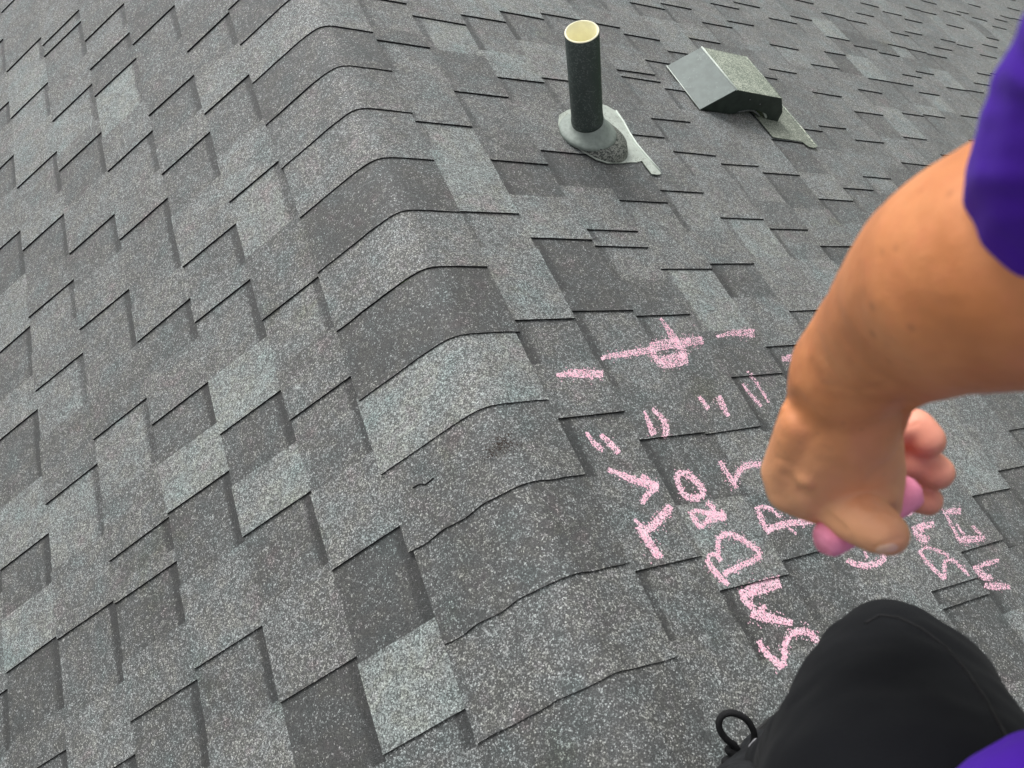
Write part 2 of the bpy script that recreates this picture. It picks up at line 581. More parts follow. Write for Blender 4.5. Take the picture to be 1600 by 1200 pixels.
def build_slope(s, name, B, T, v_top):
    cells, bounds = build_courses(s, B, T, v_top)
    BOUNDS[s] = bounds
    vb = bounds[-1]
    V = [sp(s, u, v, z) for z in (-0.004, -0.02) for u, v in ((U_MIN, 0.06), (U_MAX + .4, 0.06), (U_MAX + .4, vb), (U_MIN, vb))]
    Fc = [(0, 1, 2, 3), (7, 6, 5, 4), (0, 4, 5, 1), (1, 5, 6, 2), (2, 6, 7, 3), (3, 7, 4, 0)]
    slope = new_obj(name, mesh_from(V, Fc), (M_DECK,))
    tag(slope, kind='structure')
    cells.sort(key=screen_size, reverse=True)
    near = [c for c in cells[:299] if screen_size(c) > 0]
    rest = cells[len(near):]
    for c in near:
        V, Fc, A, mt = cell_mesh(c[0], c[2], c[3], c[4], c[5], c[6], c[7], c[8], c[9], skew=c[10], off=off0(c))
        ctr = sp(s, (c[2] + c[3]) / 2, (c[4] + c[5]) / 2)
        me = mesh_from([v - ctr for v in V], Fc)
        attrs(me, A, mt)
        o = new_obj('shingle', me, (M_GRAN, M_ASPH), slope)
        o.location = ctr
    VV, FF, AA, MM = [], [], [], []
    for c in rest:
        V, Fc, A, mt = cell_mesh(c[0], c[2], c[3], c[4], c[5], c[6], c[7], c[8], c[9], skew=c[10], nu=1, nv=1, off=off0(c))
        n = len(VV)
        VV += V; AA += A; MM += mt
        FF += [tuple(i + n for i in f) for f in Fc]
    me = mesh_from(VV, FF)
    attrs(me, AA, MM)
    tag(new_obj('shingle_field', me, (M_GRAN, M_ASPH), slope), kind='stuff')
    return slope


left_slope = build_slope(-1, 'left_roof_slope', BL, TL, 0.085)
right_slope = build_slope(1, 'right_roof_slope', BR, TR, 0.06)

# ------------------------------------------------------------------ ridge caps
# near edge (u), left and right half width, tone
CAPS = [(-0.0, 0.191, 0.115, 6.0), (-0.142, 0.193, 0.115, 2.6), (-0.283, 0.191, 0.116, 4.4), (-0.43, 0.187, 0.113, 4.8), (-0.575, 0.188, 0.115, 1.7), (-0.715, 0.19, 0.117, 4.9), (-0.866, 0.191, 0.119, 1.7), (-1.007, 0.196, 0.111, 7.0), (-1.146, 0.193, 0.112, 3.9), (-1.293, 0.186, 0.114, 2.6), (-1.43, 0.187, 0.118, 4.4), (-1.575, 0.19, 0.115, 3.0), (-1.72, 0.19, 0.115, 4.2)]
# index 0 lies at the crease nearest the top of the picture
ridge = new_obj('roof_ridge', mesh_from([(-.03, U_MIN, -.018), (.03, U_MIN, -.021), (.03, U_MAX + .4, -.021), (-.03, U_MAX + .4, -.018),
                                         (-.03, U_MIN, -.03), (.03, U_MIN, -.03), (.03, U_MAX + .4, -.03), (-.03, U_MAX + .4, -.03)],
                                        [(0, 1, 2, 3), (7, 6, 5, 4), (0, 4, 5, 1), (1, 5, 6, 2), (2, 6, 7, 3), (3, 7, 4, 0)]), (M_DECK,))
tag(ridge, kind='structure')
caps = list(CAPS)
rc = random.Random(5)
u = 0.143
while u < U_MAX:
    caps.insert(0, (u, .19, .115, rc.choice((3, 4.5, 5, 6, 2.5)))); u += 0.143
u = -1.865
while u > U_MIN + .1:
    caps.append((u, .19, .115, rc.choice((3, 4.5, 5, 2.5)))); u -= 0.143


def cap_point(w, u, z, cc=0.019):
    """w: signed distance from the crest across the ridge; the sheet is bent softly over the crest"""
    th = TH[1 if w > 0 else -1]
    x0 = w * math.cos(th)
    k = max(0.0, min(1.0, (x0 + 0.06) / 0.12)); k = k * k * (3 - 2 * k)
    tn = math.tan(TH[-1]) * (1 - k) + math.tan(TH[1]) * k
    h = math.sqrt(x0 * x0 + cc * cc)
    nx = tn * x0 / h
    n_ = Vector((nx, 0, 1)).normalized()
    return Vector((x0, u, -tn * h)) + n_ * z


for i, (un, wl_, wr_, tone) in enumerate(caps):
    uf = un + 0.150
    NW, NU = 40, 3
    V, Fc, A, mt = [], [], [], []
    wav = rc.uniform(0, 9)
    rough_edge = 0.0035 if un < -1.1 else 0.0012
    for j in range(NW + 1):
        w = -wl_ + (wl_ + wr_) * j / NW
        for k in range(NU + 1):
            b = k / NU
            uu = un + (uf - un) * b
            if k == 0:
                uu += noise.noise(Vector((w * 28, wav, 0))) * rough_edge
            z = 0.0126 + (0.0098 - 0.0126) * b + noise.noise(Vector((w * 9, uu * 9, wav))) * 0.0006
            ww = w
            V.append(cap_point(ww, uu, z)); A.append((tone / 9.0, 0.0, 0.1))
    def ix(j, k): return j * (NU + 1) + k
    for j in range(NW):
        for k in range(NU):
            Fc.append((ix(j, k), ix(j + 1, k), ix(j + 1, k + 1), ix(j, k + 1))); mt.append(0)
    rim = [(j, 0) for j in range(NW, 0, -1)] + [(0, k) for k in range(NU)] + [(j, NU) for j in range(NW)] + [(NW, k) for k in range(NU, 0, -1)]
    top0 = len(V)
    for (j, k) in rim:
        V.append(V[ix(j, k)]); A.append((tone / 9.0, 0, .1))
    base = len(V)
    for (j, k) in rim:
        p = V[ix(j, k)]
        w = -wl_ + (wl_ + wr_) * j / NW
        nrm = Vector((math.sin(TH[1 if w > 0 else -1]) * (1 if w > 0 else -1) * min(1, abs(w) / .04), 0, 1)).normalized()
        V.append(p - nrm * (0.0036 if k == 0 else 0.009)); A.append((tone / 9.0, 0, .1))
    n = len(rim)
    for q in range(n):
        q2 = (q + 1) % n
        Fc.append((top0 + q, top0 + q2, base + q2, base + q)); mt.append(1)
    ctr = Vector((0, un + .07, 0))
    me = mesh_from([v - ctr for v in V], Fc, False)
    attrs(me, A, mt)
    me.polygons.foreach_set('use_smooth', [q == 0 for q in mt])
    o = new_obj('ridge_cap', me, (M_GRAN, M_ASPH), ridge)
    o.location = ctr

# ------------------------------------------------------------------ plumbing vent pipe with its boot
PB = sp(1, -0.293, 0.551)
pipe = empty('vent_pipe', PB)
tag(pipe, 'upright black vent pipe with lit-through bright cream open top, set in a grey collar', 'vent pipe')
r0, r1, hp = 0.0345, 0.0305, 0.291
V, Fc, mt = [], [], []
SEG = 48
prof = [(r0, -0.03, 0), (r0, 0.062, 0), (r0 + .0012, 0.064, 0), (r0 + .0012, 0.072, 0), (r0, 0.0745, 0), (r0, hp - 0.0015, 0), (r0 - .0012, hp, 1), (r1 + .001, hp, 1), (r1, hp - .0015, 1), (r1, hp - .055, 1)]
for (r, h, m_) in prof:
    for k in range(SEG):
        w = 2 * math.pi * k / SEG
        V.append(PB + Vector((r * math.cos(w), r * math.sin(w), h)))
for i in range(len(prof) - 1):
    for k in range(SEG):
        k2 = (k + 1) % SEG
        Fc.append((i * SEG + k, i * SEG + k2, (i + 1) * SEG + k2, (i + 1) * SEG + k)); mt.append(prof[i + 1][2])
Fc.append(tuple((len(prof) - 1) * SEG + k for k in range(SEG))); mt.append(1)  # closed floor set high so the mouth looks bright
me = mesh_from(V, Fc, True)
me.polygons.foreach_set('material_index', mt)
put(new_obj('pipe', me, (M_PIPE, M_PVC)), pipe)
# collar and skirt: rings from the roof plane up to the pipe
nrm = Vector((math.sin(TH[1]), 0, math.cos(TH[1])))


def ring(c, n, r, seg=SEG, squash=1.0):
    x = n.cross(Vector((0, 1, 0))).normalized()
    y = n.cross(x).normalized()
    return [c + x * math.cos(2 * math.pi * k / seg) * r + y * math.sin(2 * math.pi * k / seg) * r * squash for k in range(seg)]


def loft(rings, cap=False):
    V = [p for r in rings for p in r]
    n = len(rings[0])
    Fc = [(i * n + k, i * n + (k + 1) % n, (i + 1) * n + (k + 1) % n, (i + 1) * n + k) for i in range(len(rings) - 1) for k in range(n)]
    if cap: Fc.append(tuple(range((len(rings) - 1) * n, len(rings) * n)))
    return V, Fc


UP = Vector((0, 0, 1))
mixn = (nrm * 0.55 + UP * 0.45).normalized()
C0 = sp(1, -0.301, 0.568, 0.010)
V, Fc = loft([ring(C0, nrm, .075), ring(sp(1, -.301, .568, .015), nrm, .073), ring(sp(1, -.298, .565, .030), nrm, .067), ring(PB + Vector((.004, 0.004, .032)), mixn, .062)])
put(new_obj('boot_skirt', mesh_from(V, Fc, True), (M_SKIRT,)), pipe)
top = PB + Vector((0, 0, .033))
V, Fc = loft([ring(top - mixn * .006, mixn, .0640), ring(top - mixn * .001, mixn, .0655), ring(top + mixn * .002, mixn, .0645), ring(top + mixn * .006, mixn, .058),
              ring(PB + Vector((0, 0, .050)), (mixn + UP * 2).normalized(), .044), ring(PB + Vector((0, 0, .058)), UP, .0385), ring(PB + Vector((0, 0, .060)), UP, .0350)])
put(new_obj('collar', mesh_from(V, Fc, True), (M_COLLAR,)), pipe)
fl = [(-0.140, 0.640), (-0.150, 0.672), (-0.167, 0.690), (-0.211, 0.690), (-0.292, 0.683), (-0.388, 0.700), (-0.398, 0.696), (-0.402, 0.687), (-0.401, 0.668), (-0.356, 0.664),
      (-0.364, 0.645), (-0.366, 0.626), (-0.372, 0.60), (-0.378, 0.556), (-0.370, 0.530), (-0.345, 0.503), (-0.310, 0.482), (-0.256, 0.480), (-0.216, 0.502), (-0.192, 0.536), (-0.17, 0.58)]
V, Fc = slab(fl, 1, 0.0085, 0.0105)
put(new_obj('flashing', mesh_from(V, Fc), (M_FLASH,)), pipe)
# rolled edge of the flashing along its downslope side
path = [sp(1, u_, v_, .0115) for u_, v_ in ((-.167, .690), (-.211, .690), (-.25, .685), (-.292, .683), (-.34, .690), (-.388, .699))]
V, Fc = tube(path, .0022, 8)
put(new_obj('flashing_hem', mesh_from(V, Fc, True), (M_EDGE,)), pipe)

# ------------------------------------------------------------------ slant-back roof vent
VC = sp(1, 0.0, 1.15)
vent = empty('roof_vent', VC)
tag(vent, 'low grey-green metal slant-back roof vent with near side coloured dark for its shade', 'roof vent')
ua, ub = -0.0955, 0.100


def sheet(pts, th, mats=(M_HOOD,), name='x', inward=-1):
    """thin folded plate through 4 corner points given as world Vectors"""
    a, b, c, d = pts
    n = (b - a).cross(d - a).normalized() * th * inward
    V = [a, b, c, d, a + n, b + n, c + n, d + n]
    Fc = [(0, 1, 2, 3), (7, 6, 5, 4), (0, 4, 5, 1), (1, 5, 6, 2), (2, 6, 7, 3), (3, 7, 4, 0)]
    return put(new_obj(name, mesh_from(V, Fc), mats), vent)


def vp(u_, v_, z_): return sp(1, u_, v_, z_)


# slanted back, slightly bowed so that it catches the sky unevenly, and the flat top
def panel(name, v0, z0, v1, z1, m_, bow=0.0015, n=8, lip=0.0):
    V, Fc = [], []
    for side in (0, 1):
        for i in range(n + 1):
            for j in range(n + 1):
                a, b = i / n, j / n
                bz = bow * math.sin(math.pi * a) * math.sin(math.pi * b)
                V.append(vp(ua - lip + (ub - ua + 2 * lip) * a, v0 + (v1 - v0) * b, z0 + (z1 - z0) * b + bz - side * 0.0012))
    m2 = (n + 1) ** 2
    for i in range(n):
        for j in range(n):
            q = (i * (n + 1) + j, (i + 1) * (n + 1) + j, (i + 1) * (n + 1) + j + 1, i * (n + 1) + j + 1)
            Fc.append(q[::-1]); Fc.append(tuple(x + m2 for x in q))
    edge = [i * (n + 1) for i in range(n + 1)] + [n * (n + 1) + j for j in range(1, n + 1)] + [i * (n + 1) + n for i in range(n - 1, -1, -1)] + [j for j in range(n - 1, 0, -1)]
    for k in range(len(edge)):
        a, b = edge[k], edge[(k + 1) % len(edge)]
        Fc.append((a, b, b + m2, a + m2))
    return put(new_obj(name, mesh_from(V, Fc, False), (m_,)), vent)


panel('slanted_back', 1.010, 0.008, 1.0885, 0.0808, M_HOOD)
panel('top_panel', 1.0905, 0.0810, 1.262, 0.0800, M_HOODTOP, bow=0.002)
panel('front_lip', 1.2635, 0.0795, 1.300, 0.040, M_HOODTOP, bow=0.0)
V, Fc = tube([vp(ua - .001, 1.0893, .0808), vp((ua + ub) / 2, 1.0893, .0812), vp(ub + .001, 1.0893, .0808)], .0026, 8)
put(new_obj('fold_edge', mesh_from(V, Fc, True), (M_EDGE,)), vent)
V, Fc = tube([vp(ua - .001, 1.010, .0085), vp(ub + .001, 1.010, .0085)], .0013, 8)
put(new_obj('back_hem', mesh_from(V, Fc, True), (M_EDGE,)), vent)
V, Fc = tube([vp(ua, 1.262, .0800), vp(ub, 1.262, .0800)], .0013, 8)
put(new_obj('front_hem', mesh_from(V, Fc, True), (M_HOODTOP,)), vent)


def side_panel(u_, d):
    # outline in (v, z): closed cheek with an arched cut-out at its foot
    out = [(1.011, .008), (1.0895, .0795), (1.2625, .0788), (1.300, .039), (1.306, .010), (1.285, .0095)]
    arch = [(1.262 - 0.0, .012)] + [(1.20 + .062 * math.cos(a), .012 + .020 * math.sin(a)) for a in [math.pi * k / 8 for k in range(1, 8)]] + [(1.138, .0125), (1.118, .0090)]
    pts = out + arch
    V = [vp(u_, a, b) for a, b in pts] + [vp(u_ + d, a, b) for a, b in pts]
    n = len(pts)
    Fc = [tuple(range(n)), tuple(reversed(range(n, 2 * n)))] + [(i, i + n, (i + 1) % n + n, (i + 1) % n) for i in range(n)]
    return put(new_obj('side_panel', mesh_from(V, Fc), (M_HOODSHADE,)), vent)


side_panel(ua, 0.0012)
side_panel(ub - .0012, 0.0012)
V, Fc = loft([ring(vp(0.005, 1.185, .010), nrm, .060), ring(vp(0.005, 1.185, .040), nrm, .058), ring(vp(0.005, 1.185, .046), nrm, .045)], True)
put(new_obj('duct_throat', mesh_from(V, Fc, True), (M_MESH,)), vent)
V, Fc = tube([vp(-.088, 1.150 + .012 * k, .013 + .013 * math.sin(math.pi * k / 7)) for k in range(8)], .003, 8)
put(new_obj('screen', mesh_from(V, Fc, True), (M_MESH,)), vent)
V, Fc = tube([vp(-.090, 1.236 + .005 * k, .030 - .0035 * k) for k in range(6)], .0035, 8)
put(new_obj('curled_tab', mesh_from(V, Fc, True), (M_FLASH,)), vent)
for vv, zz in ((1.285, .055), (1.155, .060), (1.20, .052)):
    V, Fc = loft([ring(vp(ua - .0006, vv, zz), Vector((0, -1, 0.01)).normalized(), .0022, 10), ring(vp(ua - .0016, vv, zz), Vector((0, -1, 0.01)).normalized(), .0016, 10)], True)
    put(new_obj('rivet', mesh_from(V, Fc, True), (M_MESH,)), vent)
V, Fc = slab([(0.13, 1.225), (0.13, 1.388), (-0.10, 1.390), (-0.198, 1.387), (-0.204, 1.372), (-0.201, 1.352), (-0.180, 1.340), (-0.180, 1.225)], 1, .0085, .0100)
put(new_obj('flange', mesh_from(V, Fc), (M_FLANGE,)), vent)
V, Fc = tube([sp(1, u_, v_, .0112) for u_, v_ in ((.13, 1.388), (-.10, 1.390), (-.198, 1.387), (-.203, 1.374))], .0025, 8)
put(new_obj('flange_hem', mesh_from(V, Fc, True), (M_HOODTOP,)), vent)

# ------------------------------------------------------------------ chalk writing
def chalk_material(name, c0, c1):
    m, N, L, P = mat(name)
    geo = N.new('ShaderNodeNewGeometry').outputs['Position']
    v = N.new('ShaderNodeTexVoronoi'); v.inputs['Scale'].default_value = 430
    L.new(geo, v.inputs['Vector'])
    s = N.new('ShaderNodeSeparateColor'); L.new(v.outputs['Color'], s.inputs[0])
    L.new(mixc(N, L, s.outputs[0], c0, c1), P.inputs['Base Color'])
    P.inputs['Roughness'].default_value = 0.9
    P.inputs['Specular IOR Level'].default_value = 0.1
    return m


M_CHALK = chalk_material('pink_chalk_dust', (0.90, 0.47, 0.60), (0.98, 0.76, 0.83))
M_SCUFF = simple('brown_scuff', (0.045, 0.032, 0.027), 0.9, 0.1, var=0.4, vscale=300)

MARKS = [
 ('chalk_dash', 'short thick pink chalk dash left of the 4, nearest the ridge caps', [[(869,588,4),(890,584,10),(915,585,11),(941,587,9)]]),
 ('chalk_dash', 'short pink chalk dash just right of the chalked 4', [[(1119,526,3),(1144,521,7),(1160,520,10),(1178,521,12)]]),
 ('chalk_dash', 'tiny pink chalk dash half hidden at the edge of the wrist', [[(1223,559,7),(1236,558,9),(1252,559,9)]]),
 ('chalk_numeral', 'pink chalk numeral 4 with a long crossbar, topmost of the writing', [[(1033,496,3),(1042,509,5),(1052,524,9),(1062,542,10),(1070,560,9)],[(941,558,4),(958,554,7),(985,551,8),(1019,546,9)],[(1016,543,12),(1040,537,15),(1070,535,12),(1098,532,12)],[(1017,544,7),(1024,558,7),(1034,570,8),(1055,570,8),(1075,563,7)],[(1030,562,8),(1050,559,10),(1070,556,9)]]),
 ('chalk_tick_pair', 'pair of long thin pink chalk ticks close to the wrist', [[(1167,580,2),(1181,593,3.5),(1203,628,3)],[(1162,598,3),(1178,619,4),(1192,634,4)]]),
 ('chalk_tick_pair', 'pair of short separate pink chalk ticks below the dash right of the 4', [[(1092,620,4),(1099,629,6),(1107,639,5)],[(1122,620,8),(1128,634,8),(1137,651,5)]]),
 ('chalk_tick_pair', 'pair of pink chalk ticks closed into an oval, above the chalk O', [[(1007,642,3),(1014,662,6),(1022,680,9)],[(1019,639,4),(1034,653,7),(1041,670,8),(1038,683,8)]]),
 ('chalk_tick_pair', 'pair of slanting pink chalk ticks above the chalk Y, leftmost pair', [[(917,674,3),(929,691,6),(943,703,6)],[(939,678,5),(953,691,8),(968,707,7)]]),
 ('chalk_letter', 'pink chalk letter Y, topmost letter of the leftmost column', [[(951,732,5),(966,740,8),(984,749,9),(1004,757,9),(1028,762,7)],[(1027,763,6),(1013,771,7),(1006,780,8),(1003,789,5)],[(1001,744,5),(1012,752,6),(1024,760,6)]]),
 ('chalk_letter', 'pink chalk letter L with a slanting arm, under the chalk Y', [[(996,823,8),(1008,840,9),(1018,856,9),(1031,873,8)],[(1002,834,8),(1022,820,11),(1036,806,11),(1046,792,9)],[(990,812,3),(1002,823,4)]]),
 ('chalk_letter', 'pink chalk letter O, egg shaped, in the second column', [[(1058,741,7),(1062,756,6),(1068,769,7),(1080,777,8),(1096,777,10),(1101,768,8),(1092,754,8),(1080,742,8),(1067,736,8),(1058,741,7)]]),
 ('chalk_letter', 'pink chalk letter R under the chalk O, partly smudged', [[(1078,798,7),(1086,812,7),(1095,825,6)],[(1095,825,5),(1103,814,7),(1118,810,11),(1134,808,8)],[(1104,785,5),(1116,796,6),(1110,803,7),(1096,800,5),(1084,797,4)],[(1104,806,5),(1120,804,7),(1131,801,6)]]),
 ('chalk_letter', 'large pink chalk letter B with two open lobes, under the chalk R', [[(1105,874,6),(1113,888,7),(1124,900,7),(1138,914,6)],[(1106,872,5),(1110,866,5),(1119,866,5),(1127,877,5)],[(1123,868,6),(1121,850,6),(1125,838,7),(1138,834,7),(1156,842,7),(1172,853,6),(1185,862,7),(1187,870,6)],[(1187,870,7),(1172,878,7),(1154,886,8),(1130,897,7)]]),
 ('chalk_letter', 'wide pink chalk letter M with a broad smudged first stroke', [[(1158,928,10),(1175,921,15),(1197,915,17),(1219,908,14)],[(1160,931,7),(1170,940,8),(1178,948,8)],[(1176,955,12),(1190,961,13),(1210,966,10),(1239,973,8)],[(1198,946,6),(1189,952,7)]]),
 ('chalk_letter', 'curling pink chalk letter S beside the dark knee, lowest letter', [[(1187,999,6),(1196,1014,7),(1209,1031,8),(1222,1044,8)],[(1222,1043,8),(1226,1025,7),(1228,1006,7),(1236,990,8),(1250,985,9),(1266,988,8),(1279,1003,6)]]),
 ('chalk_letter', 'pink chalk letter T like a tick, left of the knuckles', [[(1126,719,6),(1134,734,8),(1144,748,8),(1153,762,7)],[(1149,753,6),(1153,741,7),(1160,731,7),(1171,725,8),(1190,724,7)]]),
 ('chalk_letter', 'pink chalk letter R touching the little end of the chalk stick', [[(1182,792,5),(1188,806,7),(1194,820,6),(1201,834,4)],[(1184,792,4),(1196,792,5),(1208,798,4),(1219,809,4)],[(1199,829,7),(1212,823,8),(1232,818,9),(1256,816,9),(1274,813,9)],[(1231,825,3),(1244,835,3)]]),
 ('chalk_letter', 'half hidden pink chalk letter D below the thumb tip', [[(1324,875,5),(1335,881,7),(1352,884,8),(1371,881,8),(1382,873,6),(1377,862,4),(1366,853,3)],[(1350,862,3),(1355,872,3)]]),
 ('chalk_letter', 'smudged pink chalk letter M right of the thumb tip', [[(1416,806,4),(1424,801,5),(1429,795,4)],[(1425,828,6),(1438,823,9),(1458,820,7)],[(1428,831,5),(1436,840,8),(1450,845,9)],[(1440,823,5),(1438,838,6)]]),
 ('chalk_letter', 'angular pink chalk letter S in thin lines, right of the hand', [[(1436,860,4),(1445,875,5),(1456,887,5),(1475,905,5)],[(1475,905,5),(1475,890,5),(1474,879,5),(1482,874,5),(1492,880,4),(1503,890,4),(1512,901,3)],[(1437,861,3),(1446,856,3),(1462,860,4),(1481,869,4)]]),
 ('chalk_letter', 'pink chalk letter E with three strokes, rightmost column', [[(1472,795,3),(1480,808,3),(1488,822,4),(1498,844,4)],[(1498,845,6),(1512,843,9),(1526,843,8),(1538,841,5)],[(1494,819,2),(1501,829,3),(1508,839,3)],[(1518,822,3),(1525,829,4),(1532,836,4)]]),
 ('chalk_dash', 'small pink chalk smudge just above the chalk E', [[(1478,799,5),(1488,799,8),(1500,799,7)]]),
 ('chalk_letter', 'pink chalk letter W with a thick base, farthest to the right', [[(1523,887,4),(1535,882,6),(1548,878,6),(1562,874,3)],[(1528,888,6),(1537,897,9),(1545,903,9),(1552,900,5)],[(1541,913,6),(1552,915,9),(1566,915,9),(1580,917,4)]]),
]


def chalk(name, label, strokes, rnd):
    V, Fc = [], []
    for st in strokes:
        for (x0, y0, w0), (x1, y1, w1) in zip(st, st[1:]):
            ln = math.hypot(x1 - x0, y1 - y0)
            area = ln * (w0 + w1) / 2
            nx, ny = -(y1 - y0) / max(ln, 1e-6), (x1 - x0) / max(ln, 1e-6)
            for _ in range(int(area * 0.95) + 1):
                a = rnd.random()
                w = (w0 + (w1 - w0) * a) * 1.08
                off = rnd.uniform(-0.56, 0.56) * w
                if rnd.random() < 0.17:
                    off = rnd.gauss(0, 0.55) * w
                x = x0 + (x1 - x0) * a + nx * off
                y = y0 + (y1 - y0) * a + ny * off
                u_, v_ = uv_on(1, x, y, 0.006)
                z = surf_z(1, u_, v_, BOUNDS[1]) + 0.0006 + rnd.uniform(0, .0005)
                r = rnd.uniform(0.0007, 0.0015)
                w_ = rnd.uniform(0, 6.3)
                n = len(V)
                k = rnd.choice((4, 5))
                for q in range(k):
                    rr = r * rnd.uniform(0.7, 1.2)
                    t = w_ + 2 * math.pi * q / k
                    V.append(sp(1, u_ + rr * math.cos(t), v_ + rr * math.sin(t), z))
                n2 = len(V)
                Fc.append(tuple(range(n2 - 1, n - 1, -1)))
    return V, Fc


rk = random.Random(3)
for nm, lab, strokes in MARKS:
    V, Fc = chalk(nm, lab, strokes, rk)
    o = new_obj(nm, mesh_from(V, Fc), (M_CHALK,))
    tag(o, lab, 'chalk mark', 'pink chalk writing on the shingles')

# ------------------------------------------------------------------ person
def skin_material():
    m, N, L, P = mat('tanned_skin')
    geo = N.new('ShaderNodeNewGeometry').outputs['Position']
    a = N.new('ShaderNodeAttribute'); a.attribute_name = 'pinkness'
    n = noise_tex(N, L, geo, 28, 4, 0.6).outputs[0]
    base = mixc(N, L, smoothstep(N, L, n, 0.3, 0.7), (0.64, 0.235, 0.092), (0.78, 0.315, 0.135))
    v = N.new('ShaderNodeTexVoronoi'); v.inputs['Scale'].default_value = 62
    L.new(geo, v.inputs['Vector'])
    s = N.new('ShaderNodeSeparateColor'); L.new(v.outputs['Color'], s.inputs[0])
    spot = math_node(N, L, 'MULTIPLY', math_node(N, L, 'SUBTRACT', 1.0, smoothstep(N, L, v.outputs['Distance'], 0.04, 0.17)), smoothstep(N, L, s.outputs[0], 0.6, 0.8))
    base = mixc(N, L, math_node(N, L, 'MULTIPLY', spot, 0.42), base, (0.30, 0.12, 0.06))
    v2 = N.new('ShaderNodeTexVoronoi'); v2.inputs['Scale'].default_value = 150
    L.new(geo, v2.inputs['Vector'])
    s2 = N.new('ShaderNodeSeparateColor'); L.new(v2.outputs['Color'], s2.inputs[0])
    spot2 = math_node(N, L, 'MULTIPLY', math_node(N, L, 'SUBTRACT', 1.0, smoothstep(N, L, v2.outputs['Distance'], 0.08, 0.30)), smoothstep(N, L, s2.outputs[0], 0.70, 0.85))
    base = mixc(N, L, math_node(N, L, 'MULTIPLY', spot2, 0.30), base, (0.36, 0.13, 0.06))
    blot = noise_tex(N, L, geo, 110, 4, 0.7).outputs[0]
    base = mixc(N, L, math_node(N, L, 'MULTIPLY', smoothstep(N, L, blot, 0.45, 0.75), 0.22), base, (0.78, 0.24, 0.14))
    a2 = N.new('ShaderNodeAttribute'); a2.attribute_name = 'pale'
    base = mixc(N, L, math_node(N, L, 'MULTIPLY', a2.outputs['Fac'], 0.7), base, (0.88, 0.46, 0.26))
    base = mixc(N, L, a.outputs['Fac'], base, (0.92, 0.38, 0.27))  # fingertips' own pink, brightened to stand in for bounced light
    L.new(base, P.inputs['Base Color'])
    P.inputs['Roughness'].default_value = 0.42
    P.inputs['Specular IOR Level'].default_value = 0.4
    P.inputs['Subsurface Weight'].default_value = 0.09
    P.inputs['Subsurface Radius'].default_value = (0.006, 0.0025, 0.0012)
    P.inputs['Subsurface Scale'].default_value = 1.0
    b = N.new('ShaderNodeBump'); b.inputs['Strength'].default_value = 0.5; b.inputs['Distance'].default_value = 0.0007
    L.new(noise_tex(N, L, geo, 620, 4, 0.7).outputs[0], b.inputs['Height'])
    L.new(b.outputs[0], P.inputs['Normal'])
    return m


def cloth_material(name, c, rough, fold, weave=900, sheen=0.2):
    m, N, L, P = mat(name)
    geo = N.new('ShaderNodeNewGeometry').outputs['Position']
    n = noise_tex(N, L, geo, 18, 3).outputs[0]
    L.new(mixc(N, L, n, tuple(x * 0.85 for x in c), tuple(x * 1.15 for x in c)), P.inputs['Base Color'])
    P.inputs['Roughness'].default_value = rough
    P.inputs['Specular IOR Level'].default_value = 0.15
    P.inputs['Sheen Weight'].default_value = sheen
    b1 = N.new('ShaderNodeBump'); b1.inputs['Strength'].default_value = 0.5; b1.inputs['Distance'].default_value = fold
    L.new(noise_tex(N, L, geo, 14, 3, 0.5).outputs[0], b1.inputs['Height'])
    b2 = N.new('ShaderNodeBump'); b2.inputs['Strength'].default_value = 0.5; b2.inputs['Distance'].default_value = 0.0006
    L.new(noise_tex(N, L, geo, weave, 2).outputs[0], b2.inputs['Height'])
    L.new(b1.outputs[0], b2.inputs['Normal'])
    L.new(b2.outputs[0], P.inputs['Normal'])
    return m


M_SKIN = skin_material()
M_SHIRT = cloth_material('purple_jersey', (0.074, 0.012, 0.40), 0.9, 0.016, sheen=0.04)
M_TROUS = cloth_material('black_stretch_cloth', (0.0050, 0.0055, 0.0072), 0.9, 0.004, sheen=0.03)
M_SHOE = simple('black_shoe_suede', (0.016, 0.017, 0.019), 0.8, 0.25, var=0.3, vscale=120, bump=0.3)
M_LACE = simple('black_lace', (0.014, 0.014, 0.015), 0.8, 0.2, bump=0.6, bscale=700)
M_TAB = simple('grey_eyelet_tab', (0.20, 0.20, 0.21), 0.6, 0.3)
M_SOLE = simple('dark_rubber_sole', (0.03, 0.03, 0.03), 0.7, 0.3)
M_STICK = simple('pink_chalk_stick', (0.98, 0.32, 0.47), 0.9, 0.15, var=0.12, vscale=120, bump=0.2)
M_NAIL = simple('fingernail', (0.78, 0.48, 0.34), 0.4, 0.5, var=0.05)

person = empty('person', sp(1, -1.75, 0.30, 0.02))
tag(person, 'crouching person in purple shirt and black trousers reaching down with a stick of chalk', 'person')


DEPTH = [(.20, .18), (.255, .225), (.31, .262), (.32, .275), (.33, .298), (.335, .315), (.345, .350), (.35, .372), (.356, .392), (.361, .408), (.372, .430),
         (.38, .445), (.39, .460), (.40, .475), (.412, .492), (.43, .51)]


def reach(d):
    for (a, b), (c, e) in zip(DEPTH, DEPTH[1:]):
        if a <= d <= c: return b + (e - b) * (d - a) / (c - a)
    return d


def arm_caps(*a):
    return C(*[(x, y, reach(d), r) for x, y, d, r in a])


def C(*a):
    """capsules through points (x, y, depth, radius in px)"""
    pts = [(at(x, y, d), r * d / F) for x, y, d, r in a]
    return [(p0, r0_, p1, r1_) for (p0, r0_), (p1, r1_) in zip(pts, pts[1:])]


